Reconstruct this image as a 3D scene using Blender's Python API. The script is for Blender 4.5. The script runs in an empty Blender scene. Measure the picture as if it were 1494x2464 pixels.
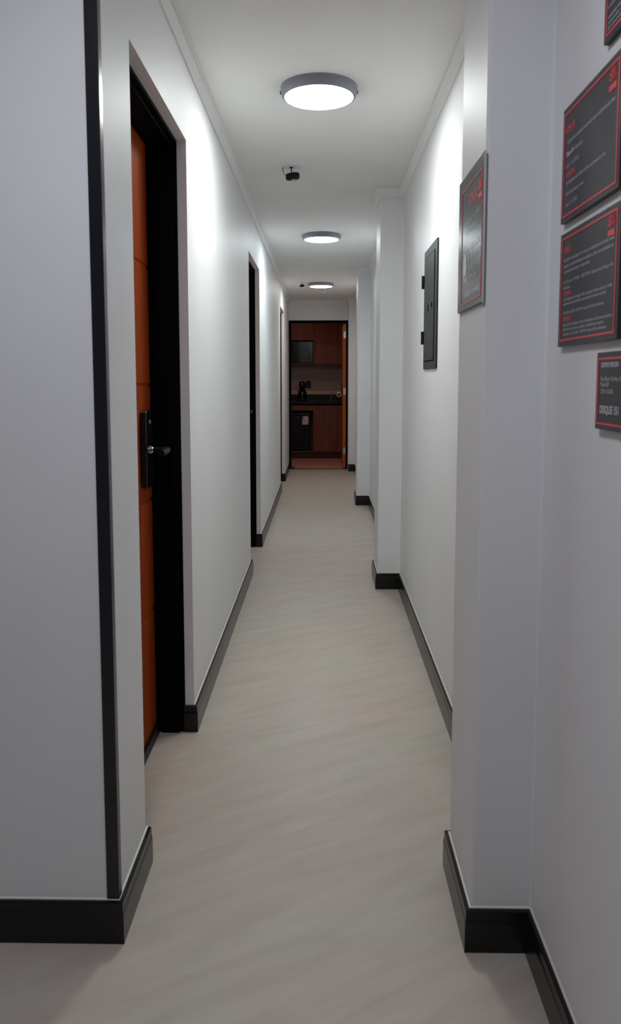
import bpy, math
from mathutils import Vector, Matrix
C = bpy.context.scene.collection
PI = math.pi

# ------------------------------------------------------------------ materials
def mat(name, col, rough=.5, metal=0., spec=.5, coat=0., emit=None, estr=0., trans=0., ior=1.45):
    m = bpy.data.materials.new(name); m.use_nodes = True
    b = m.node_tree.nodes['Principled BSDF']
    b.inputs['Base Color'].default_value = (*col, 1)
    b.inputs['Roughness'].default_value = rough
    b.inputs['Metallic'].default_value = metal
    b.inputs['Specular IOR Level'].default_value = spec
    b.inputs['Coat Weight'].default_value = coat
    b.inputs['Coat Roughness'].default_value = .08
    b.inputs['Transmission Weight'].default_value = trans
    b.inputs['IOR'].default_value = ior
    if emit:
        b.inputs['Emission Color'].default_value = (*emit, 1)
        b.inputs['Emission Strength'].default_value = estr
    return m

def nd(m, t, **kw):
    n = m.node_tree.nodes.new(t)
    for k, v in kw.items(): setattr(n, k, v)
    return n

def texco(m, rot=(0,0,0), scale=(1,1,1), space='Object'):
    L = m.node_tree.links
    g = nd(m, 'ShaderNodeNewGeometry') if space == 'World' else nd(m, 'ShaderNodeTexCoord')
    mp = nd(m, 'ShaderNodeMapping')
    r0 = nd(m, 'ShaderNodeMapping'); r0.inputs['Rotation'].default_value = rot; mp.inputs['Scale'].default_value = scale
    L.new(g.outputs['Position' if space == 'World' else 'Object'], r0.inputs['Vector']); L.new(r0.outputs['Vector'], mp.inputs['Vector'])
    return mp.outputs['Vector']

def noise(m, vec, scale, detail=4, rough=.5, dist=0.):
    n = nd(m, 'ShaderNodeTexNoise')
    n.inputs['Scale'].default_value = scale; n.inputs['Detail'].default_value = detail
    n.inputs['Roughness'].default_value = rough; n.inputs['Distortion'].default_value = dist
    m.node_tree.links.new(vec, n.inputs['Vector'])
    return n.outputs['Fac']

def ramp(m, fac, stops):
    r = nd(m, 'ShaderNodeValToRGB'); e = r.color_ramp.elements
    e[0].position, e[0].color = stops[0][0], (*stops[0][1], 1)
    e[1].position, e[1].color = stops[1][0], (*stops[1][1], 1)
    for p, c in stops[2:]:
        x = e.new(p); x.color = (*c, 1)
    m.node_tree.links.new(fac, r.inputs['Fac'])
    return r.outputs['Color']

def bump(m, fac, strength, dist=.001):
    b = nd(m, 'ShaderNodeBump'); b.inputs['Strength'].default_value = strength; b.inputs['Distance'].default_value = dist
    m.node_tree.links.new(fac, b.inputs['Height'])
    m.node_tree.links.new(b.outputs['Normal'], m.node_tree.nodes['Principled BSDF'].inputs['Normal'])

def setcol(m, out): m.node_tree.links.new(out, m.node_tree.nodes['Principled BSDF'].inputs['Base Color'])

def paint(name, col, rough=.55, b=.12):
    m = mat(name, col, rough, spec=.25)
    v = texco(m, space='World')
    f = noise(m, v, 1.3, 3)
    setcol(m, ramp(m, f, [(.3, tuple(c*.97 for c in col)), (.7, tuple(min(1, c*1.03) for c in col))]))
    bump(m, noise(m, v, 160, 3), b, .0008)
    return m

M = {}
M['wall'] = paint('grey_wall_paint', (.79, .795, .80), .5)
M['ceiling'] = paint('ceiling_paint', (.83, .83, .815), .7, .05)
M['crown'] = paint('cove_plaster', (.82, .82, .81), .6, .03)
M['kwall'] = paint('kitchen_wall_paint', (.42, .31, .275), .5, .05)
M['tileband'] = paint('kitchen_tile_band', (.78, .47, .41), .35, .02)

# floor vinyl: pale beige with soft diagonal veins
def vinyl(name, c0, c1, c2):
    m = mat(name, c1, .42, spec=.4)
    v = texco(m, rot=(0, 0, math.radians(-30)), scale=(2.0, 11., 1.), space='World')
    f = noise(m, v, 1.6, 6, .55, .5)
    col = ramp(m, f, [(.30, c0), (.72, c2), (.5, c1)])
    v2 = texco(m, rot=(0, 0, math.radians(-30)), scale=(1.4, 4., 1.), space='World')
    f2 = noise(m, v2, 1.5, 2, .5, .3)
    mx = nd(m, 'ShaderNodeMix', data_type='RGBA', blend_type='MULTIPLY'); mx.inputs['Factor'].default_value = 1
    m.node_tree.links.new(col, mx.inputs['A'])
    m.node_tree.links.new(ramp(m, f2, [(.3, (1, .93, .91)), (.7, (.96, 1, .95))]), mx.inputs['B'])
    setcol(m, mx.outputs['Result'])
    return m
M['floor'] = vinyl('vinyl_floor', (.47, .42, .375), (.52, .468, .42), (.56, .508, .46))
M['kfloor'] = vinyl('kitchen_vinyl_floor', (.60, .25, .19), (.66, .29, .225), (.72, .33, .26))

M['skirt'] = mat('black_skirting', (.004, .004, .004), .26, spec=.5)
M['caulk'] = mat('white_filler', (.7, .7, .64), .5)
M['black'] = mat('black_lacquer', (.003, .003, .004), .55, spec=.06)
M['guard'] = mat('black_gloss_metal', (.008, .008, .012), .24, spec=.7)
M['blackmat'] = mat('black_plastic', (.007, .007, .008), .42, spec=.25)
M['blackgloss'] = mat('black_gloss_plastic', (.006, .006, .007), .12, spec=.6)
M['panel'] = mat('anthracite_steel', (.024, .025, .026), .48, spec=.25)
M['darkgap'] = mat('dark_gap', (.002, .002, .002), .8, spec=0)
M['chrome'] = mat('chrome', (.7, .7, .7), .15, metal=1)
M['steel'] = mat('brushed_steel', (.55, .54, .52), .35, metal=1)
M['housing'] = mat('lamp_housing_graphite', (.24, .25, .29), .4, spec=.5)
M['white'] = mat('white_plastic', (.75, .75, .74), .4)
M['greyplastic'] = mat('grey_lens', (.35, .35, .34), .3)
M['yellow'] = mat('yellow_plastic', (.75, .42, .02), .45)
M['wire_yellow'] = mat('yellow_wire', (.5, .45, .05), .5)
M['granite'] = mat('black_granite', (.012, .012, .012), .35, spec=.25)
v = texco(M['granite']); setcol(M['granite'], ramp(M['granite'], noise(M['granite'], v, 260, 4), [(.5, (.006, .006, .006)), (.75, (.04, .038, .036))]))
M['sign'] = mat('charcoal_acrylic', (.021, .021, .023), .36, spec=.4)
M['plaque'] = mat('charcoal_gloss_acrylic', (.022, .022, .024), .26, spec=.4)
M['edge'] = mat('pale_acrylic_edge', (.50, .50, .54), .3)
M['red'] = mat('red_print', (.80, .035, .05), .36)
M['print'] = mat('pale_print', (.42, .42, .47), .28)
M['print_bold'] = mat('white_print', (.58, .58, .66), .3)
M['sticker'] = mat('pale_sticker', (.75, .62, .66), .5)
M['blue'] = mat('blue_print', (.05, .07, .45), .5)
M['darkprint'] = mat('dark_print', (.1, .05, .08), .5)
M['glass_dark'] = mat('dark_oven_glass', (.01, .01, .011), .08, spec=.5)

def wood(name, c0, c1, rough=.35, axis='z', sc=26, coat=0):
    m = mat(name, c0, rough, coat=coat, spec=.3)
    s = {'z': (1, 1, .05), 'y': (1, .05, 1)}[axis]
    f = noise(m, texco(m, scale=s, space='World'), sc, 5, .6, .6)
    setcol(m, ramp(m, f, [(.32, c0), (.68, c1)]))
    return m
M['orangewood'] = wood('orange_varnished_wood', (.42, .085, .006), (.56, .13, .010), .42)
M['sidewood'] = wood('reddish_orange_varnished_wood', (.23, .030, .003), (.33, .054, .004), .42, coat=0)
M['cabinet'] = wood('dark_red_wood', (.165, .045, .026), (.29, .08, .046), .45, sc=42, coat=0)
M['plinth'] = wood('dark_plinth_wood', (.06, .022, .017), (.085, .033, .026), .5)
M['rawwood'] = wood('raw_door_edge', (.42, .25, .12), (.5, .3, .16), .5)

def lamp_mat(name, col, s):
    return mat(name, (.9, .9, .9), .4, emit=col, estr=s)

# ------------------------------------------------------------------ mesh helper
class MB:
    def __init__(s): s.v = []; s.f = []; s.mi = []; s.cur = 0
    def add(s, vs, fs):
        o = len(s.v); s.v += [tuple(p) for p in vs]
        for f in fs: s.f.append([i + o for i in f]); s.mi.append(s.cur)
        return s
    def box(s, a, b):
        x0, y0, z0 = [min(a[i], b[i]) for i in range(3)]; x1, y1, z1 = [max(a[i], b[i]) for i in range(3)]
        return s.add([(x0,y0,z0),(x1,y0,z0),(x1,y1,z0),(x0,y1,z0),(x0,y0,z1),(x1,y0,z1),(x1,y1,z1),(x0,y1,z1)],
            [(0,3,2,1),(4,5,6,7),(0,1,5,4),(1,2,6,5),(2,3,7,6),(3,0,4,7)])
    def prism(s, pts, z0, z1):
        n = len(pts)
        ar = sum(pts[i][0]*pts[(i+1)%n][1]-pts[(i+1)%n][0]*pts[i][1] for i in range(n))
        if ar < 0: pts = pts[::-1]
        vs = [(x, y, z0) for x, y in pts] + [(x, y, z1) for x, y in pts]
        return s.add(vs, [tuple(range(n))[::-1], tuple(range(n, 2*n))] + [(i, (i+1)%n, n+(i+1)%n, n+i) for i in range(n)])
    def extrude(s, pts, d):           # closed 3D polygon pushed along vector d
        n = len(pts); d = Vector(d)
        vs = [Vector(p) for p in pts] + [Vector(p) + d for p in pts]
        return s.add(vs, [tuple(range(n))[::-1], tuple(range(n, 2*n))] + [(i, (i+1)%n, n+(i+1)%n, n+i) for i in range(n)])
    def lathe(s, prof, c=(0,0,0), axis='z', n=48, cap=True):
        vs = []
        for r, h in prof:
            for k in range(n):
                a = 2*PI*k/n; u, w = r*math.cos(a), r*math.sin(a)
                p = {'z': (u, w, h), 'x': (h, u, w), 'y': (u, h, w)}[axis]
                vs.append((p[0]+c[0], p[1]+c[1], p[2]+c[2]))
        fs = []
        m = len(prof)
        for i in range(m-1):
            for k in range(n):
                fs.append((i*n+k, i*n+(k+1)%n, (i+1)*n+(k+1)%n, (i+1)*n+k))
        if cap:
            fs.append(tuple(range(n))[::-1]); fs.append(tuple(range((m-1)*n, m*n)))
        return s.add(vs, fs)
    def tube(s, path, r, n=10, cap=True):
        P = [Vector(p) for p in path]; R = r if isinstance(r, (list, tuple)) else [r]*len(P)
        vs = []; up = None
        for i, p in enumerate(P):
            t = (P[min(i+1, len(P)-1)] - P[max(i-1, 0)]).normalized()
            if up is None:
                up = t.orthogonal().normalized()
            up = (up - t*up.dot(t)).normalized(); w = t.cross(up)
            for k in range(n):
                a = 2*PI*k/n; vs.append(p + (up*math.cos(a) + w*math.sin(a))*R[i])
        fs = [(i*n+k, i*n+(k+1)%n, (i+1)*n+(k+1)%n, (i+1)*n+k) for i in range(len(P)-1) for k in range(n)]
        if cap: fs += [tuple(range(n))[::-1], tuple(range((len(P)-1)*n, len(P)*n))]
        return s.add(vs, fs)
    def sweep(s, path, prof):         # closed profile (out, z) carried along a plan path, room on its right
        n = len(path); P = [Vector((x, y)) for x, y in path]
        T = [(P[i+1]-P[i]).normalized() for i in range(n-1)]
        N = [Vector((t.y, -t.x)) for t in T]
        vs = []
        for i in range(n):
            if i == 0: m = N[0]
            elif i == n-1: m = N[-1]
            else:
                m = (N[i-1]+N[i]); m = m/m.dot(N[i]) if m.length > 1e-6 else N[i]
            for o, z in prof: q = P[i] + m*o; vs.append((q.x, q.y, z))
        k = len(prof)
        fs = [(i*k+j, (i+1)*k+j, (i+1)*k+(j+1)%k, i*k+(j+1)%k) for i in range(n-1) for j in range(k)]
        fs += [tuple(range(k)), tuple(range((n-1)*k, n*k))[::-1]]
        return s.add(vs, fs)
    def build(s, name, m, parent=None, bevel=0, smooth=True, angle=35, kind=None, label=None, sub=0):
        me = bpy.data.meshes.new(name)
        o = bpy.data.objects.new(name, me)
        off = Vector((0, 0, 0)); q = parent
        while q is not None: off += q.location; q = q.parent
        me.from_pydata([Vector(p) - off for p in s.v], [], s.f)
        for x in (m if isinstance(m, (list, tuple)) else [m]): me.materials.append(x)
        me.polygons.foreach_set('material_index', s.mi)
        me.validate(); me.update()
        import bmesh
        bm = bmesh.new(); bm.from_mesh(me); bmesh.ops.recalc_face_normals(bm, faces=bm.faces); bm.to_mesh(me); bm.free()
        if smooth:
            me.polygons.foreach_set('use_smooth', [True]*len(me.polygons)); me.set_sharp_from_angle(angle=math.radians(angle))
        C.objects.link(o)
        if parent is not None: o.parent = parent
        if bevel:
            b = o.modifiers.new('bevel', 'BEVEL'); b.width = bevel; b.segments = 3; b.limit_method = 'ANGLE'; b.angle_limit = math.radians(40)
        if kind: o['kind'] = kind
        if label: o['label'] = label
        return o

def thing(name, label, cat, loc, group=None):
    o = bpy.data.objects.new(name, None); C.objects.link(o); o.location = loc; o.empty_display_size = .05
    o['label'] = label; o['category'] = cat
    if group: o['group'] = group
    return o
def struct_root(name, loc, label=None):
    o = bpy.data.objects.new(name, None); C.objects.link(o); o.location = loc; o['kind'] = 'structure'; o.empty_display_size = .05
    if label: o['label'] = label
    return o
def copy_tree(o, parent=None):
    c = o.copy(); C.objects.link(c); c.parent = parent
    for ch in [x for x in bpy.data.objects if x.parent == o]: copy_tree(ch, c)
    return c

# ------------------------------------------------------------------ the shell
HC = 2.43                      # ceiling
HO = 2.125                     # plastered door openings
HT = 2.60
w = MB()
w.prism([(-2.6,1.651),(-.473,1.651),(-.474,1.925),(-.630,1.925),(-.630,1.80),(-2.6,1.80)], 0, HT)
w.prism([(-.477,2.713),(-.483,4.99),(-.640,4.99),(-.634,2.713)], 0, HT)
w.prism([(-.486,5.84),(-.494,8.78),(-.650,8.78),(-.643,5.84)], 0, HT)
w.prism([(-.496,9.667),(-.500,11.0),(-.660,11.0),(-.655,9.667)], 0, HT)
w.prism([(-.474,1.925),(-.477,2.713),(-.634,2.713),(-.630,1.925)], HO, HT)
w.prism([(-.483,4.99),(-.486,5.84),(-.643,5.84),(-.640,4.99)], HO, HT)
w.prism([(-.494,8.78),(-.496,9.667),(-.655,9.667),(-.650,8.78)], HO+.01, HT)
w.build('wall_left', M['wall'], kind='structure', smooth=False)

RP = [(.352,11.0),(.352,10.76),(.454,10.76),(.476,8.20),(.350,8.20),(.350,7.82),(.480,7.82),(.480,4.99),(.340,4.99),(.340,4.652),(.480,4.652),(.477,1.925),(.338,1.925),(.338,1.638),(.475,1.638)]
w = MB(); w.prism(RP + [(.475,-2.6),(.75,-2.6),(.75,11.0)], 0, HT)
w.build('wall_right', M['wall'], kind='structure', smooth=False, bevel=.006)

w = MB()
w.box((-.497,11.0,2.14),(.352,11.13,HT)); w.box((-1.4,11.0,0),(-.497,11.13,HT)); w.box((.352,11.0,0),(1.4,11.13,HT))
w.build('wall_back', M['wall'], kind='structure', smooth=False)
# lobby behind the camera
MB().box((-2.75,-2.75,0),(-2.6,1.80,HT)).build('wall_lobby_side', M['wall'], kind='structure', smooth=False)
MB().box((-2.6,-2.75,0),(.75,-2.6,HT)).build('wall_lobby_end', M['wall'], kind='structure', smooth=False)
# kitchenette walls
MB().box((-1.4,13.03,0),(1.4,13.15,HT)).build('wall_kitchen_back', M['kwall'], kind='structure', smooth=False)
MB().box((-1.4,11.13,0),(-1.28,13.03,HT)).build('wall_kitchen_left', M['kwall'], kind='structure', smooth=False)
MB().box((1.28,11.13,0),(1.4,13.03,HT)).build('wall_kitchen_right', M['kwall'], kind='structure', smooth=False)

MB().box((-2.75,-2.75,-.08),(.75,11.035,0)).build('floor', M['floor'], kind='structure', smooth=False)
MB().box((-1.4,11.035,-.08),(1.4,13.15,0)).build('floor_kitchen', M['kfloor'], kind='structure', smooth=False)
MB().box((-2.75,-2.75,HC),(.75,11.0,HC+.10)).build('ceiling', M['ceiling'], kind='structure', smooth=False)
MB().box((-1.4,11.13,2.45),(1.4,13.15,2.55)).build('ceiling_kitchen', M['ceiling'], kind='structure', smooth=False)

# cove running round the ceiling, both pillars included
g = HC - .001
cove = [(0,2.384),(.006,2.384),(.008,2.390),(.014,2.396),(.020,2.408),(.022,2.414),(.027,2.417),(.029,g),(0,g)]
LP = [(-2.6,1.651),(-.473,1.651),(-.500,11.0),(.352,11.0)]
MB().sweep(LP + RP[1:] + [(.475,-2.6)], cove).build('trim_1', M['crown'], kind='structure', angle=50)

# skirting boards
skirt = [(0,.100),(.0105,.100),(.0125,.097),(.0130,.078),(.0142,.0745),(.015,.070),(.015,0),(0,0)]
bead = [(0,.1038),(.0035,.1020),(.0042,.1002),(0,.1002)]
def skirting(name, path):
    r = MB().sweep(path, skirt).build(name, M['skirt'], kind='structure', smooth=False)
    MB().sweep(path, bead).build('filler_line', M['caulk'], r, smooth=False, label='thin white filler line along the top edge')
    return r
skirting('baseboard_left', [(-2.6,1.651),(-.473,1.651),(-.474,1.939)])
skirting('baseboard_left', [(-.512,2.713),(-.477,2.713),(-.483,5.002)])
skirting('baseboard_left', [(-.521,5.84),(-.486,5.84),(-.494,8.79)])
skirting('baseboard_left', [(-.530,9.667),(-.496,9.667),(-.500,10.985)])
skirting('baseboard_right', RP[1:] + [(.475,-2.6)])

# glossy black corner guard on the near left corner
x0 = -.473
MB().add([(x0-.026,1.651-.003,.101),(x0+.003,1.651-.003,.101),(x0+.003,1.651+.020,.101),(x0,1.651+.020,.101),(x0,1.651,.101),(x0-.026,1.651,.101)]
   + [(x0-.026,1.651-.003,2.384),(x0+.003,1.651-.003,2.384),(x0+.003,1.651+.020,2.384),(x0,1.651+.020,2.384),(x0,1.651,2.384),(x0-.026,1.651,2.384)],
   [(0,1,7,6),(1,2,8,7),(2,3,9,8),(3,4,10,9),(4,5,11,10),(5,0,6,11),(0,5,4,3,2,1),(6,7,8,9,10,11)]).build('trim_2', M['guard'], kind='structure', bevel=.0008)

# ------------------------------------------------------------------ side doors
def side_door(name, y0, y1, xw, groove=True):
    """Door in the left wall, hinged near, opening y0..y1, wall face at x = xw."""
    d = struct_root(name, (xw-.13, (y0+y1)/2, 0))
    xf, xb = xw-.034, xw-.154
    t = .012
    f = MB()
    for (a, b) in ((y0+.001, y0+t), (y1-t, y1-.001)):
        f.box((xb, a, 0), (xf, b, HO-.001))
    f.box((xb, y0+.001, HO-t), (xf, y1-.001, HO-.001))
    # rebate the leaf closes against
    s0 = .010
    for (a, b) in ((y0+t, y0+t+s0), (y1-t-s0, y1-t)):
        f.box((xf-.018, a, 0), (xf-.085, b, HO-t))
    f.box((xf-.018, y0+t, HO-t-s0), (xf-.085, y1-t, HO-t))
    f.build('door_frame', M['black'], d, bevel=.0015)
    lx = xw-.1395; ly0, ly1 = y0+t+.003, y1-t-.003
    z1 = HO-t-.004
    zs = [.047+.0]  # keep the leaf clear of the floor
    pr = [(lx-.028, .012), (lx, .012)]
    for z in ((.47, .875, 1.28, 1.69) if groove else ()):
        pr += [(lx, z-.008), (lx-.004, z-.005), (lx-.004, z+.003), (lx, z+.008)]
    pr += [(lx, z1), (lx-.028, z1)]
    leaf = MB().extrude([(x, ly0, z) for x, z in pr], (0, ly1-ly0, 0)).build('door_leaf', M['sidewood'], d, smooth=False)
    MB().box((lx, ly0, .003), (lx+.014, ly1, .040)).build('door_sweep', M['blackmat'], d, bevel=.002, label='black rubber sweep along the foot of the door')
    # lock plate with rounded ends and a lever pointing to the hinge side
    yc = ly1-.115
    pts = []
    for k in range(24):
        a = 2*PI*k/24; cx = .026 if math.cos(a) > 0 else -.026; cz = .109 if math.sin(a) > 0 else -.109
        pts.append((lx, yc+cx+.024*math.cos(a), 1.063+cz+.024*math.sin(a)))
    pl = MB().extrude(pts, (.022, 0, 0)).build('lock_plate', M['blackgloss'], d, bevel=.003)
    MB().lathe([(.015,.022),(.015,.027),(.010,.029),(.009,.031)], (lx, yc+.012, 1.059), axis='x', n=28).build('handle_rose', M['chrome'], pl, label='bright metal collar of the lever')
    MB().tube([(lx+.030, yc+.012, 1.059), (lx+.074, yc+.012, 1.059)], .0085, 16).build('lever_stem', M['blackmat'], pl)
    MB().tube([(lx+.066, yc+.020, 1.059), (lx+.078, yc+.012, 1.059), (lx+.082, yc-.02, 1.059), (lx+.082, yc-.095, 1.057)], [.010,.012,.012,.011], 16).build('lever_handle', M['blackmat'], pl)
    MB().lathe([(.008,.022),(.008,.0245),(.004,.0255)], (lx, yc+.012, 1.155), axis='x', n=20).build('key_cylinder', M['chrome'], pl)
    return d
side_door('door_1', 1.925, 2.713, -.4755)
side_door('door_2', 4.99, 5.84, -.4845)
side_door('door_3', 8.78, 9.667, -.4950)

# ------------------------------------------------------------------ far door, standing open into the kitchenette
d4 = struct_root('door_4', (-.07, 11.06, 0))
f = MB()
f.box((-.496,10.99,0),(-.466,11.13,2.139)); f.box((.330,10.99,0),(.351,11.13,2.139)); f.box((-.466,10.99,2.108),(.330,11.13,2.139))
f.build('door_frame', M['black'], d4, bevel=.002)
LX0, LX1, LY0, LY1 = .283, .326, 11.075, 11.80
lf = MB().box((LX0,LY0,.012),(LX1,LY1,2.095)).build('door_leaf', M['orangewood'], d4, bevel=.001)
MB().box((LX0+.0008,LY0-.0008,1.99),(LX1-.0008,LY0+.002,2.094)).build('raw_edge', M['rawwood'], lf, smooth=False, label='unvarnished strip at the top of the door edge')
for z in (1.94, 1.125, .265):
    h = MB().box((LX0+.006,LY0-.0025,z-.048),(LX1-.002,LY0,z+.048)).build('hinge', M['steel'], lf, bevel=.0008)
for z in (1.94, 1.125, .265):
    s = MB()
    for k, dz in enumerate((-.034, -.012, .012, .034)):
        MB().lathe([(.0045,-.0036),(.0045,-.0024)], (LX0+.018+.006*(k%2), LY0, z+dz), axis='y', n=12).build('screw', M['darkprint'], lf)
hp = MB().box((LX0-.012,11.70,1.00),(LX0,11.745,1.24)).build('lock_plate', M['blackgloss'], lf, bevel=.004)
MB().tube([(LX0-.010,11.722,1.10),(LX0-.052,11.722,1.10),(LX0-.062,11.712,1.10),(LX0-.064,11.62,1.10)], [.010,.010,.012,.011], 14).build('lever_handle', M['chrome'], hp, label='bright metal lever')
MB().box((-.466,10.992,0.0),(.330,11.034,.004)).build('trim_3', M['black'], kind='structure', smooth=False)
MB().lathe([(.010,0),(.013,.004),(.013,.026),(.008,.032)], (-.440,11.06,.0), n=24).build('door_stop', M['blackmat'])
o = bpy.data.objects['door_stop']; o['label'] = 'small black door stop on the floor at the left jamb of the far doorway'; o['category'] = 'door stop'
# yellow tag hanging on the lever
t = thing('door_tag', 'round yellow tag hanging on the lever of the open orange door', 'tag', (LX0-.045,11.660,1.09))
MB().tube([(LX0-.045+.030*math.sin(a), 11.66, 1.071-.030*math.cos(a)) for a in [k*PI/10-PI*.62 for k in range(13)]], .011, 12).build('tag_ring', M['yellow'], t)
MB().tube([(LX0-.072,11.66,1.085),(LX0-.063,11.66,1.104),(LX0-.054,11.66,1.116),(LX0-.04,11.66,1.112)], .0025, 8).build('cord', M['yellow'], t)

# ------------------------------------------------------------------ ceiling lights
def ceiling_light(x, y, label, lm, group=None, z=2.43):
    HC = z
    t = thing('ceiling_light', label, 'ceiling light', (x, y, HC), group)
    MB().lathe([(.1495,0),(.1495,-.018),(.1470,-.026),(.1405,-.0365),(.1355,-.0385),(.1340,-.0380),(.1340,-.030)], (x,y,HC), n=96).build('housing', M['housing'], t, angle=50)
    MB().lathe([(.1338,-.031),(.1330,-.0360),(.125,-.0372),(.10,-.0385),(.06,-.0395),(.001,-.0400)], (x,y,HC), n=96).build('diffuser', lm, t, angle=60, label='glowing white round diffuser')
    for a in (PI, 0):
        s = MB(); s.box((x+.150*math.cos(a)-.002, y-.006, HC-.022), (x+.150*math.cos(a)+.002, y+.006, HC-.012))
        s.build('side_clip', M['blackmat'], t, bevel=.0005)
    return t
LS = 64.
lobby_glow = lamp_mat('lamp_glow_lobby', (.86, .89, 1), 62.)
ceiling_light(-.019, 3.08, 'round ceiling light nearest the viewer, largest of the three glowing discs', lamp_mat('lamp_glow_neutral', (.955, 1, .985), LS))
ceiling_light(-.016, 6.11, 'middle ceiling light of the three, slightly cool white glow', lamp_mat('lamp_glow_cool', (.88, .97, 1), LS*.95))
ceiling_light(-.030, 9.14, 'farthest ceiling light, smallest glowing disc just before the kitchenette doorway', lamp_mat('lamp_glow_warm', (.985, .985, .955), LS*.8))
ceiling_light(-.30, .74, 'round ceiling light of the lobby above the viewer', lobby_glow)

# ------------------------------------------------------------------ black detector heads hanging from the ceiling
def detector(x, y, label, sc=1., wire=True, yaw=0.):
    t = thing('motion_detector', label, 'motion detector', (x, y, HC))
    def T(p):
        c, s_ = math.cos(yaw), math.sin(yaw); px, py, pz = [q*sc for q in p]
        return (x+px*c-py*s_, y+px*s_+py*c, HC+pz)
    MB().lathe([(.009*sc,-.0005),(.009*sc,-.004),(.004*sc,-.006)], (x-.008*sc,y,HC), n=20).build('mount', M['blackmat'], t)
    MB().tube([T((-.008,0,-.003)),T((-.006,0,-.028))], .0028*sc, 10).build('stem', M['blackmat'], t)
    b = MB()
    prof = [(-.037,.010),(-.0345,.0165),(-.028,.020),(-.012,.0225),(0,.023),(.014,.0225),(.028,.020),(.034,.0165),(.0365,.010)]
    n = 24; vs = []
    for px, r in prof:
        for k in range(n):
            a = 2*PI*k/n; c = math.copysign(abs(math.cos(a))**.7, math.cos(a)); s_ = math.copysign(abs(math.sin(a))**.7, math.sin(a))
            vs.append(T((px, r*c, -.048 + r*.88*s_ + px*.10)))
    m = len(prof)
    b.add(vs, [(i*n+k, i*n+(k+1)%n, (i+1)*n+(k+1)%n, (i+1)*n+k) for i in range(m-1) for k in range(n)] + [tuple(range(n))[::-1], tuple(range((m-1)*n, m*n))])
    b.build('head', M['blackmat'], t, angle=60)
    MB().lathe([(.0115*sc,0),(.011*sc,-.003*sc),(.007*sc,-.005*sc),(.001,-.006*sc)], T((.004,-.006,-.0655)), n=24).build('lens', M['greyplastic'], t, label='pale round lens underneath')
    if wire:
        w1 = MB().tube([T(p) for p in [(-.052,0,0),(-.053,0,-.012),(-.050,0,-.026),(-.043,0,-.038),(-.034,0,-.045)]], .0022, 8).build('cable', M['blackmat'], t)
        MB().tube([T(p) for p in [(-.0535,-.003,-.014),(-.0515,-.003,-.025),(-.0455,-.003,-.036),(-.038,-.003,-.043)]], .0018, 8).build('yellow_core', M['wire_yellow'], w1, label='yellow wire along the cable')
    return t
detector(-.166, 4.19, 'black detector head with a loop of cable, on the ceiling between the first two lights')
detector(-.252, 9.07, 'small black detector head on the ceiling just left of the farthest light', .72, False, .3)
t = thing('white_detector', 'white ball-shaped detector on the ceiling right behind the farthest light', 'motion detector', (-.004,9.66,HC))
MB().lathe([(.045,-.0005),(.045,-.006),(.040,-.010),(.018,-.012)], (-.004,9.66,HC), n=40).build('base', M['white'], t)
MB().lathe([(.010,-.010),(.020,-.014),(.028,-.024),(.030,-.034),(.027,-.045),(.018,-.053),(.001,-.056)], (-.004,9.66,HC), n=32).build('ball', M['white'], t, angle=70)
MB().lathe([(.008,-.029),(.0075,-.031),(.001,-.032)], (-.004,9.66,HC-.034), axis='y', n=20).build('eye', M['blackmat'], t, label='dark dot in the ball')

# ------------------------------------------------------------------ electrical panel on the right wall
XW = .4787
t = thing('electrical_panel', 'tall dark grey electrical panel cover on the right wall of the corridor', 'electrical panel', (XW, 3.42, 1.343))
def yz_plate(mb, y0, y1, z0, z1, xa, xb, r=0., n=6):
    pts = []
    for (cy, cz, a0) in ((y1-r, z1-r, 0), (y0+r, z1-r, PI/2), (y0+r, z0+r, PI), (y1-r, z0+r, 1.5*PI)):
        for k in range(n+1 if r else 1):
            a = a0 + (PI/2*k/n if r else 0); pts.append((xa, cy+r*math.cos(a), cz+r*math.sin(a)))
    return mb.extrude(pts, (xb-xa, 0, 0))
PX = XW-.007
yz_plate(MB(), 3.225, 3.630, 1.346, 1.888, XW, PX, .012).build('cover', M['panel'], t, bevel=.002)
dr = yz_plate(MB(), 3.292, 3.590, 1.385, 1.846, PX, PX-.003, .004).build('door', M['panel'], t, bevel=.0008)
gap = (('gap_bottom', (3.290, 3.590, 1.3810, 1.3850)), ('gap_top', (3.290, 3.590, 1.8460, 1.8500)), ('gap_side', (3.288, 3.2915, 1.381, 1.850)))
for nm, (ya, yb, za, zb) in gap: MB().box((PX-.0008, ya, za), (PX, yb, zb)).build('door_gap', M['darkgap'], t, smooth=False, label='dark gap round the small door')
for z in (1.752, 1.494): MB().tube([(PX-.004,3.634,z-.030),(PX-.004,3.634,z+.030)], .0080, 16).build('hinge', M['blackmat'], t)
MB().box((PX-.0055,3.338,1.612),(PX-.003,3.348,1.632)).build('latch', M['darkgap'], dr, bevel=.0006)
for k in range(3): MB().box((PX-.0040,3.452,1.606+.010*k),(PX-.003,3.478,1.612+.010*k)).build('raised_bar', M['darkgap'], dr, smooth=False)

t = thing('light_switch', 'black light switch seen edge-on on the far right wall near the kitchenette', 'light switch', (.457,10.40,1.05))
MB().box((.4475,10.36,1.05),(.456,10.44,1.19)).build('plate', M['blackmat'], t, bevel=.002)
MB().box((.4445,10.385,1.085),(.4475,10.415,1.155)).build('rocker', M['blackgloss'], t, bevel=.001)

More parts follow.
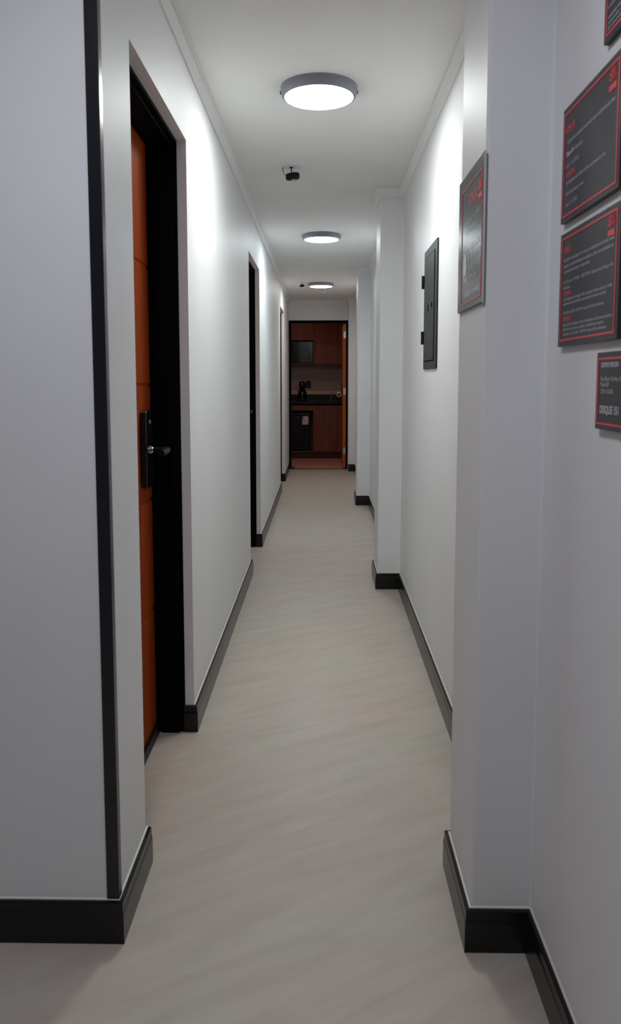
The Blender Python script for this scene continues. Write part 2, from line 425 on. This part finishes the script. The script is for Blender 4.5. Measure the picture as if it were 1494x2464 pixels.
# ------------------------------------------------------------------ signs
def text_mesh(s, bold=0.):
    cu = bpy.data.curves.new('t', 'FONT'); cu.body = s; cu.size = 1; cu.offset = bold; cu.resolution_u = 3
    o = bpy.data.objects.new('t', cu); C.objects.link(o)
    dg = bpy.context.evaluated_depsgraph_get()
    me = bpy.data.meshes.new_from_object(o.evaluated_get(dg))
    vs = [v.co.copy() for v in me.vertices]; fs = [tuple(p.vertices) for p in me.polygons]
    bpy.data.objects.remove(o); bpy.data.curves.remove(cu); bpy.data.meshes.remove(me)
    return vs, fs
def put_text(mb, s, xf, yl, yr, zc, cap, bold=.02):
    """Line of writing on a face towards -x, from yl (left) to yr (right), caps of height cap centred on zc."""
    vs, fs = text_mesh(s, bold)
    a = min(v.x for v in vs); b = max(v.x for v in vs)
    k = (yl-yr)/(b-a); q = cap/.70
    mb.add([(xf, yl-(v.x-a)*k, zc-cap/2+v.y*q) for v in vs], fs)
def border(mb, xf, y0, y1, z0, z1, w_):
    mb.box((xf-.0006,y0,z0),(xf,y0+w_,z1)); mb.box((xf-.0006,y1-w_,z0),(xf,y1,z1))
    mb.box((xf-.0006,y0+w_,z0),(xf,y1-w_,z0+w_)); mb.box((xf-.0006,y0+w_,z1-w_),(xf,y1-w_,z1))
def emblem(xf, yc, zc, s, parent):
    """Red fan of feather-like strokes over a solid red bar."""
    e = MB()
    e.box((xf-.0006, yc-.0125*s, zc-.0145*s), (xf, yc+.0125*s, zc-.0065*s))
    for k in range(7):
        a = PI*(.10+.80*k/6)
        p0 = (yc+.004*s*math.cos(a), zc-.003*s+.002*s*math.sin(a)); p1 = (yc+.015*s*math.cos(a), zc-.003*s+.019*s*math.sin(a))
        dx, dz = p1[0]-p0[0], p1[1]-p0[1]; L = math.hypot(dx, dz); nx, nz = -dz/L, dx/L
        pts = []
        for u, wd in ((0,.0004),(.35,.0008),(.7,.0013),(.9,.0011),(1,.0002)): pts.append((p0[0]+dx*u+nx*wd*s, p0[1]+dz*u+nz*wd*s))
        for u, wd in ((1,.0002),(.9,.0011),(.7,.0013),(.35,.0008),(0,.0004)): pts.append((p0[0]+dx*u-nx*wd*s, p0[1]+dz*u-nz*wd*s))
        e.extrude([(xf-.0005, a_, b_) for a_, b_ in pts], (.0005, 0, 0))
    return e.build('emblem', M['red'], parent, smooth=False, label='red fan-shaped emblem over a red bar')
def sign(name, label, xw, y0, y1, z0, z1, frame, heads, lines, emb=None, bolds=(), th=.010, base='sign', bw=.0036, es=1., cat='sign'):
    t = thing(name, label, cat, (xw, (y0+y1)/2, z0))
    MB().box((xw-th, y0, z0), (xw-.0005, y1, z1)).build('board', M[base], t, bevel=.0006)
    xf = xw-th-.0002
    b = MB(); border(b, xf, *frame, bw); b.build('border_line', M['red'], t, smooth=False, label='thin red border line')
    for rows, nm, mt, bd, lb in ((heads, 'heading', 'red', .03, 'red heading letters'), (lines, 'lettering', 'print', .012, None), (bolds, 'bold_lettering', 'print_bold', .03, 'bold white lettering')):
        for a in rows:
            h = MB(); put_text(h, a[0], xf-.0004, *a[1:], bold=bd)
            h.build(nm, M[mt], t, smooth=False, label=lb)
    if emb: emblem(xf, emb[0], emb[1], es, t)
    return t
SX = .475
sign('notice_sign', 'dark sign with red border and emblem, upper full sign on the near right wall', SX, 1.242, 1.536, 1.602, 1.817, (1.252,1.526,1.611,1.806),
  [('ATENÇÃO',1.514,1.463,1.773,.011), ('ATTENTION',1.508,1.457,1.687,.010)],
  [('Violência, abuso e exploração sexual contra crianças e adolescentes são crimes',1.507,1.268,1.749,.0078),
   ('e denuncie já',1.465,1.420,1.7275,.0075), ('Lei nº 11.577/07',1.507,1.436,1.705,.0075),
   ('Sexual exploitation and trafficking of children and adolescents is a crime',1.506,1.304,1.673,.0068),
   ('Dial 100 and report it now',1.505,1.408,1.6525,.0068), ('Law nº 11.577/07',1.505,1.440,1.6325,.0068)],
  (1.280,1.782), bolds=[('Disque 100',1.509,1.469,1.7275,.0085)], es=1.25)
sign('notice_sign', 'dark sign with red border and dense lettering, second down on the near right wall', SX, 1.226, 1.531, 1.364, 1.580, (1.238,1.520,1.374,1.571),
  [('ATENÇÃO',1.506,1.462,1.5465,.010), ('ATTENTION',1.503,1.454,1.4635,.0085), ('ATENCIÓN',1.499,1.456,1.415,.0085)],
  [('É proibida a hospedagem de criança ou adolescente em hotel, motel,',1.507,1.250,1.528,.0062), ('pensão ou estabelecimento congênere, salvo se autorizado ou',1.506,1.252,1.5165,.0062),
   ('acompanhado pelos pais ou responsável.',1.505,1.360,1.506,.0062), ('Art. 82 da Lei nº 8.069 - 13/07/1990 - Estatuto da Criança e do',1.505,1.251,1.486,.0062), ('Adolescente.',1.504,1.462,1.475,.006),
   ('It is forbidden by law to lodge a child or teenager in hotels, pensions or similar',1.502,1.251,1.453,.0056), ('establishments, unless authorized or accompanied by the parents or guardian.',1.501,1.276,1.4445,.0056),
   ('Article 82 of Law 8.069 - 13/07/1990 - Statute of the Child and Adolescent.',1.500,1.287,1.4275,.0056),
   ('Está prohibido el hospedaje de niños o adolescentes en hotel, motel, pensión o',1.500,1.248,1.4045,.0056), ('establecimiento similar, salvo si autorizado o acompañado por los padres o',1.499,1.282,1.396,.0056),
   ('responsable. Art. 82 Ley 8.069 - 13/07/1990 - Estatuto del Niño y Adolescente.',1.498,1.270,1.387,.0056)],
  (1.264,1.549), es=1.2)
sign('notice_sign', 'small dark sign reading DISQUE 151, lowest on the near right wall', SX, 1.110, 1.309, 1.2165, 1.345, (1.119,1.301,1.225,1.336), [],
  [('Rua Barra Funda, nº 930 - São',1.288,1.155,1.3015,.0072), ('Paulo/SP',1.287,1.250,1.292,.0072), ('CEP 01152-000',1.286,1.232,1.2805,.0072)],
  bolds=[('CONTATO PROCON',1.288,1.213,1.324,.0075), ('DISQUE 151',1.287,1.206,1.2505,.0125)], bw=.0032)
sign('notice_sign', 'dark red-bordered sign cut off by the top right corner of the picture', SX, 1.040, 1.330, 1.852, 2.062, (1.050,1.320,1.860,2.053),
  [('ATENÇÃO',1.310,1.26,2.02,.010)],
  [('É obrigatória a apresentação de documento de',1.312,1.07,1.99,.0062), ('identificação no ato da entrada',1.312,1.12,1.975,.0062),
   ('a todos os',1.314,1.262,1.9055,.0062), ('estabelecimento comercial deve manter à disposição do',1.312,1.066,1.8885,.006), ('consumidor um exemplar do código de proteção e defesa',1.312,1.066,1.8795,.006), ('do consumidor conforme a lei vigente.',1.312,1.15,1.871,.006)],
  (1.075,2.03))
pq = sign('silence_plaque', 'glossy dark plaque with a white round emblem on the side of the nearest pillar', .338, 1.632, 1.915, 1.462, 1.772, (1.638,1.872,1.476,1.742),
  [('ATENÇÃO',1.787,1.684,1.704,.022)],
  [('PREZADO HÓSPEDE',1.818,1.650,1.661,.011), ('POR GENTILEZA',1.815,1.664,1.638,.011), ('FAÇA SILÊNCIO',1.764,1.644,1.600,.012), ('NOS CORREDORES',1.762,1.650,1.578,.011),
   ('DURANTE TODA A SUA',1.770,1.646,1.552,.011), ('ESTADIA',1.765,1.680,1.530,.011)],
  (1.662,1.704), bolds=[('AGRADECEMOS A COMPREENSÃO',1.824,1.648,1.496,.010)], th=.006, base='plaque', es=1.35, bw=.003, cat='plaque')
MB().box((.3322,1.6305,1.462),(.3375,1.632,1.772)).build('side_edge', M['edge'], pq, smooth=False, label='pale edge of the plaque facing the viewer')
xf = .338-.0064
e = MB()
n = 48; yc, zc, r0, r1 = 1.812, 1.564, .0345, .0385
ring = [(xf, yc+r*math.cos(2*PI*k/n), zc+r*math.sin(2*PI*k/n)) for r in (r0, r1) for k in range(n)]
e.add(ring, [(k, (k+1)%n, n+(k+1)%n, n+k) for k in range(n)])
head_pts = [(.033,.008),(.024,.022),(.012,.029),(.000,.028),(-.004,.020),(-.005,.012),(-.002,.007),(-.009,.000),(-.011,-.004),(-.006,-.006),(-.008,-.010),(-.004,-.012),(-.007,-.017),(-.003,-.022),(-.014,-.030),(.002,-.034),(.020,-.028),(.031,-.013)]
e.add([(xf, yc+a, zc+b) for a, b in head_pts], [tuple(range(len(head_pts)))])
e.build('round_emblem', M['white'], pq, smooth=False, label='white round emblem with a head in profile')
MB().lathe([(.004,-.0005),(.004,0)], (xf-.0004, yc+.004, zc-.026), axis='x', n=16).build('emblem_dot', M['blue'], pq, smooth=False)

# ------------------------------------------------------------------ kitchenette
FY = 12.46                                            # cabinet fronts
# base cabinet
t = thing('base_cabinet', 'dark reddish wood base cabinet under the black counter in the kitchenette', 'cabinet', (0,12.7,0))
b = MB()
b.box((-.72,FY+.02,.105),(-.70,13.02,.897)); b.box((-.165,FY,.105),(-.145,13.02,.897)); b.box((.60,FY+.02,.105),(.62,13.02,.897))
b.box((-.70,FY+.01,.105),(-.165,13.02,.125)); b.box((-.145,FY+.02,.105),(.60,13.02,.125)); b.box((-.70,12.98,.125),(.60,13.0,.897))
b.box((-.70,FY+.02,.80),(-.165,12.98,.815))
b.build('body', M['cabinet'], t, smooth=False)
MB().box((-.72,FY+.05,0),(.62,FY+.07,.105)).build('plinth', M['plinth'], t, smooth=False)
MB().box((-.715,FY,.792),(-.168,FY+.018,.876)).build('drawer_front', M['cabinet'], t, bevel=.0015)
MB().box((-.142,FY,.118),(.222,FY+.018,.876)).build('door', M['cabinet'], t, bevel=.0015)
MB().box((.226,FY,.118),(.615,FY+.018,.876)).build('door', M['cabinet'], t, bevel=.0015)
MB().box((-.1665,FY+.03,.14),(-.1652,12.6,.60)).build('lit_side_strip', M['edge'], t, smooth=False, label='pale grey strip painting the lit part of the niche side beside the fridge')  # pale colour stands in for light on the lower niche side
# counter
t = thing('countertop', 'black granite countertop on the base cabinet of the kitchenette', 'countertop', (0,12.7,.90))
MB().box((-.74,FY-.025,.900),(.64,13.025,.946)).build('slab', M['granite'], t, bevel=.003)
us = MB().box((-.74,13.005,.9465),(.64,13.0285,1.045)).build('stone_upstand', M['granite'], bevel=.002)
us['label'] = 'black granite upstand strip on the wall behind the counter'; us['category'] = 'backsplash'
MB().box((-1.28,13.022,1.046),(1.28,13.03,1.106)).build('trim_4', M['tileband'], kind='structure', bevel=.001)
# faucet
t = thing('faucet', 'slim chrome faucet standing on the counter near the open door', 'faucet', (.134,12.86,.946))
MB().lathe([(.022,0),(.022,.006),(.010,.010)], (.134,12.86,.946), n=28).build('base', M['chrome'], t)
arc = [(.134,12.86,.95),(.134,12.86,1.14)] + [(.134,12.86-.045*(1-math.cos(a)),1.14+.045*math.sin(a)) for a in [PI*k/10 for k in range(1,11)]] + [(.134,12.77,1.10)]
MB().tube(arc, .0075, 14).build('spout', M['chrome'], t)
MB().tube([(.134,12.77,1.11),(.134,12.77,1.088)], .0105, 14).build('aerator', M['chrome'], t)
MB().tube([(.146,12.85,.975),(.166,12.84,.985),(.170,12.82,1.01)], .005, 10).build('lever', M['steel'], t)
# wall socket
t = thing('wall_socket', 'black wall socket beside the coffee machine in the kitchenette', 'socket', (-.257,13.03,1.15))
MB().box((-.300,13.019,1.150),(-.213,13.03,1.277)).build('plate', M['blackmat'], t, bevel=.004)
for z in (1.240, 1.188): MB().lathe([(.017,-.0125),(.015,-.0125),(.014,-.0111)], (-.257,13.03,z), axis='y', n=24).build('outlet', M['blackgloss'], t)
# coffee machine
t = thing('coffee_machine', 'glossy black round-headed coffee machine on the counter', 'coffee machine', (-.350,12.70,.946))
cx, cy, cz = -.350, 12.70, .946
MB().lathe([(.062,0),(.066,.006),(.062,.018),(.050,.022)], (cx,cy,cz), n=40).build('base', M['blackgloss'], t, angle=60)
MB().lathe([(.048,.020),(.066,.045),(.074,.085),(.074,.120),(.068,.155),(.054,.185),(.040,.200)], (cx,cy+.015,cz), n=40).build('body', M['blackgloss'], t, angle=70)
MB().lathe([(.001,.322),(.022,.320),(.042,.309),(.056,.288),(.061,.262),(.058,.236),(.048,.214),(.036,.198)], (cx,cy,cz), n=40).build('head', M['blackgloss'], t, angle=70)
MB().box((cx-.006,cy-.064,cz+.268),(cx+.006,cy-.052,cz+.296)).build('locking_lever', M['chrome'], t, bevel=.003)
MB().lathe([(.013,.205),(.011,.180),(.008,.172)], (cx,cy-.045,cz), n=20).build('nozzle', M['blackmat'], t)
MB().lathe([(.036,.022),(.038,.026),(.038,.034),(.033,.035)], (cx,cy-.055,cz), n=32).build('drip_tray', M['steel'], t)
# mini fridge
t = thing('mini_fridge', 'black mini fridge with a pale sticker in the base cabinet niche', 'fridge', (-.44,12.7,.125))
MB().box((-.668,12.52,.138),(-.214,12.95,.752)).build('body', M['blackmat'], t, bevel=.004)
dd = MB().box((-.670,12.455,.142),(-.212,12.512,.757)).build('door', M['blackmat'], t, bevel=.008)
MB().box((-.45,12.449,.722),(-.235,12.456,.742)).build('handle_grip', M['blackgloss'], dd, bevel=.002)
for x in (-.63, -.26):
    for y in (12.56, 12.90): MB().lathe([(.016,.125),(.016,.140)], (x,y,0), n=20).build('foot', M['blackmat'], t)
st = MB().box((-.345,12.4535,.563),(-.245,12.455,.700)).build('energy_sticker', M['sticker'], dd, smooth=False, label='pale pink rating sticker')
q = MB(); q.box((-.343,12.453,.662),(-.325,12.4537,.697)); q.build('blue_mark', M['blue'], st, smooth=False)
q = MB()
q.box((-.336,12.453,.628),(-.296,12.4537,.640)); q.box((-.290,12.453,.612),(-.285,12.4537,.617)); q.box((-.330,12.453,.606),(-.300,12.4537,.610))
q.build('red_mark', M['red'], st, smooth=False)
for (a, b_, c_, d_) in ((-.315,.684,.03,.003),(-.266,.684,.010,.006),(-.266,.640,.008,.008),(-.330,.584,.02,.003),(-.30,.590,.018,.003),(-.268,.578,.012,.012)):
    q = MB(); q.box((a,12.453,b_),(a+c_,12.4537,b_+d_))
    q.build('print', M['darkprint'], st, smooth=False)
MB().tube([(-.465+.008*k, 12.4535, .682+.006*math.sin(k*1.9)) for k in range(9)], .0016, 6).build('badge', M['steel'], dd, label='small pale script badge')
# wall cabinets
UY = 12.70
t = thing('wall_cabinet', 'dark wood wall cabinet with a microwave niche above the coffee machine', 'cabinet', (-.44,12.86,1.55))
b = MB()
b.box((-.72,UY+.019,1.56),(-.70,13.02,2.34)); b.box((-.168,UY,1.56),(-.150,13.02,2.34)); b.box((-.70,UY+.01,1.560),(-.168,13.02,1.573))
b.box((-.70,UY+.019,1.945),(-.168,13.02,1.960)); b.box((-.70,13.0,1.573),(-.168,13.02,1.945)); b.box((-.70,UY+.019,2.325),(-.168,13.02,2.34))
b.build('body', M['cabinet'], t, smooth=False)
MB().box((-.717,UY,1.945),(-.171,UY+.018,2.34)).build('door', M['cabinet'], t, bevel=.0015)
t = thing('wall_cabinet', 'dark wood wall cabinet with plain doors, right of the microwave', 'cabinet', (.2,12.86,1.55))
b = MB(); b.box((-.148,UY+.019,1.556),(.62,13.02,2.34)); b.build('body', M['cabinet'], t, smooth=False)
MB().box((-.140,UY,1.552),(.238,UY+.018,2.34)).build('door', M['cabinet'], t, bevel=.0015)
MB().box((.242,UY,1.552),(.618,UY+.018,2.34)).build('door', M['cabinet'], t, bevel=.0015)
# dim warm fill light, added unseen on the ceiling to brighten the kitchenette
ceiling_light(-.45, 11.75, 'added warm fill light, unseen on the kitchenette ceiling beyond the doorway', lamp_mat('fill_glow_kitchen', (1, .70, .54), 11.), z=2.449)
# microwave
t = thing('microwave', 'black microwave with a dark glass window in the wall cabinet niche', 'microwave', (-.42,12.85,1.574))
MB().box((-.660,12.735,1.580),(-.176,12.99,1.925)).build('body', M['blackmat'], t, bevel=.004)
md = MB().box((-.520,12.708,1.580),(-.176,12.734,1.925)).build('door', M['blackgloss'], t, bevel=.004)
MB().box((-.425,12.7065,1.625),(-.215,12.7085,1.875)).build('window', M['glass_dark'], md, smooth=False)
MB().box((-.660,12.710,1.580),(-.523,12.734,1.925)).build('control_panel', M['blackmat'], t, bevel=.003)
for x in (-.63, -.21): MB().box((x-.015,12.76,1.5735),(x+.015,12.79,1.581)).build('foot', M['blackmat'], t, smooth=False)

for o in list(C.objects):
    k = o.name.split('.')[0]
    gname = {'ceiling_light': 'round ceiling lights', 'notice_sign': 'red-bordered signs on the near right wall', 'wall_cabinet': 'kitchenette wall cabinets', 'motion_detector': 'black detector heads on the ceiling'}.get(k)
    if gname and o.parent is None: o['group'] = gname

# ------------------------------------------------------------------ camera and output look
cam = bpy.data.cameras.new('camera'); co = bpy.data.objects.new('camera', cam); C.objects.link(co)
co.location = (0, 0, 1.30)
cam.sensor_fit = 'VERTICAL'; cam.sensor_height = 36; cam.sensor_width = 36
cam.lens = 36*1830/2464
cam.shift_y = -(1232-1085)/2464
co.rotation_euler = (math.radians(90-5.3694), 0, math.radians(.9662))
cam.clip_start = .02; cam.clip_end = 60
cam.dof.use_dof = True; cam.dof.focus_distance = 8.5; cam.dof.aperture_fstop = 9
bpy.context.scene.camera = co
wd = bpy.data.worlds.new('world'); bpy.context.scene.world = wd; wd.use_nodes = True
wd.node_tree.nodes['Background'].inputs['Color'].default_value = (.02, .02, .025, 1)
sc = bpy.context.scene
sc.view_settings.view_transform = 'Standard'; sc.view_settings.look = 'None'; sc.view_settings.gamma = 1; sc.view_settings.use_curve_mapping = False
sc.view_settings.exposure = 0
sc.cycles.max_bounces = 12; sc.cycles.diffuse_bounces = 8
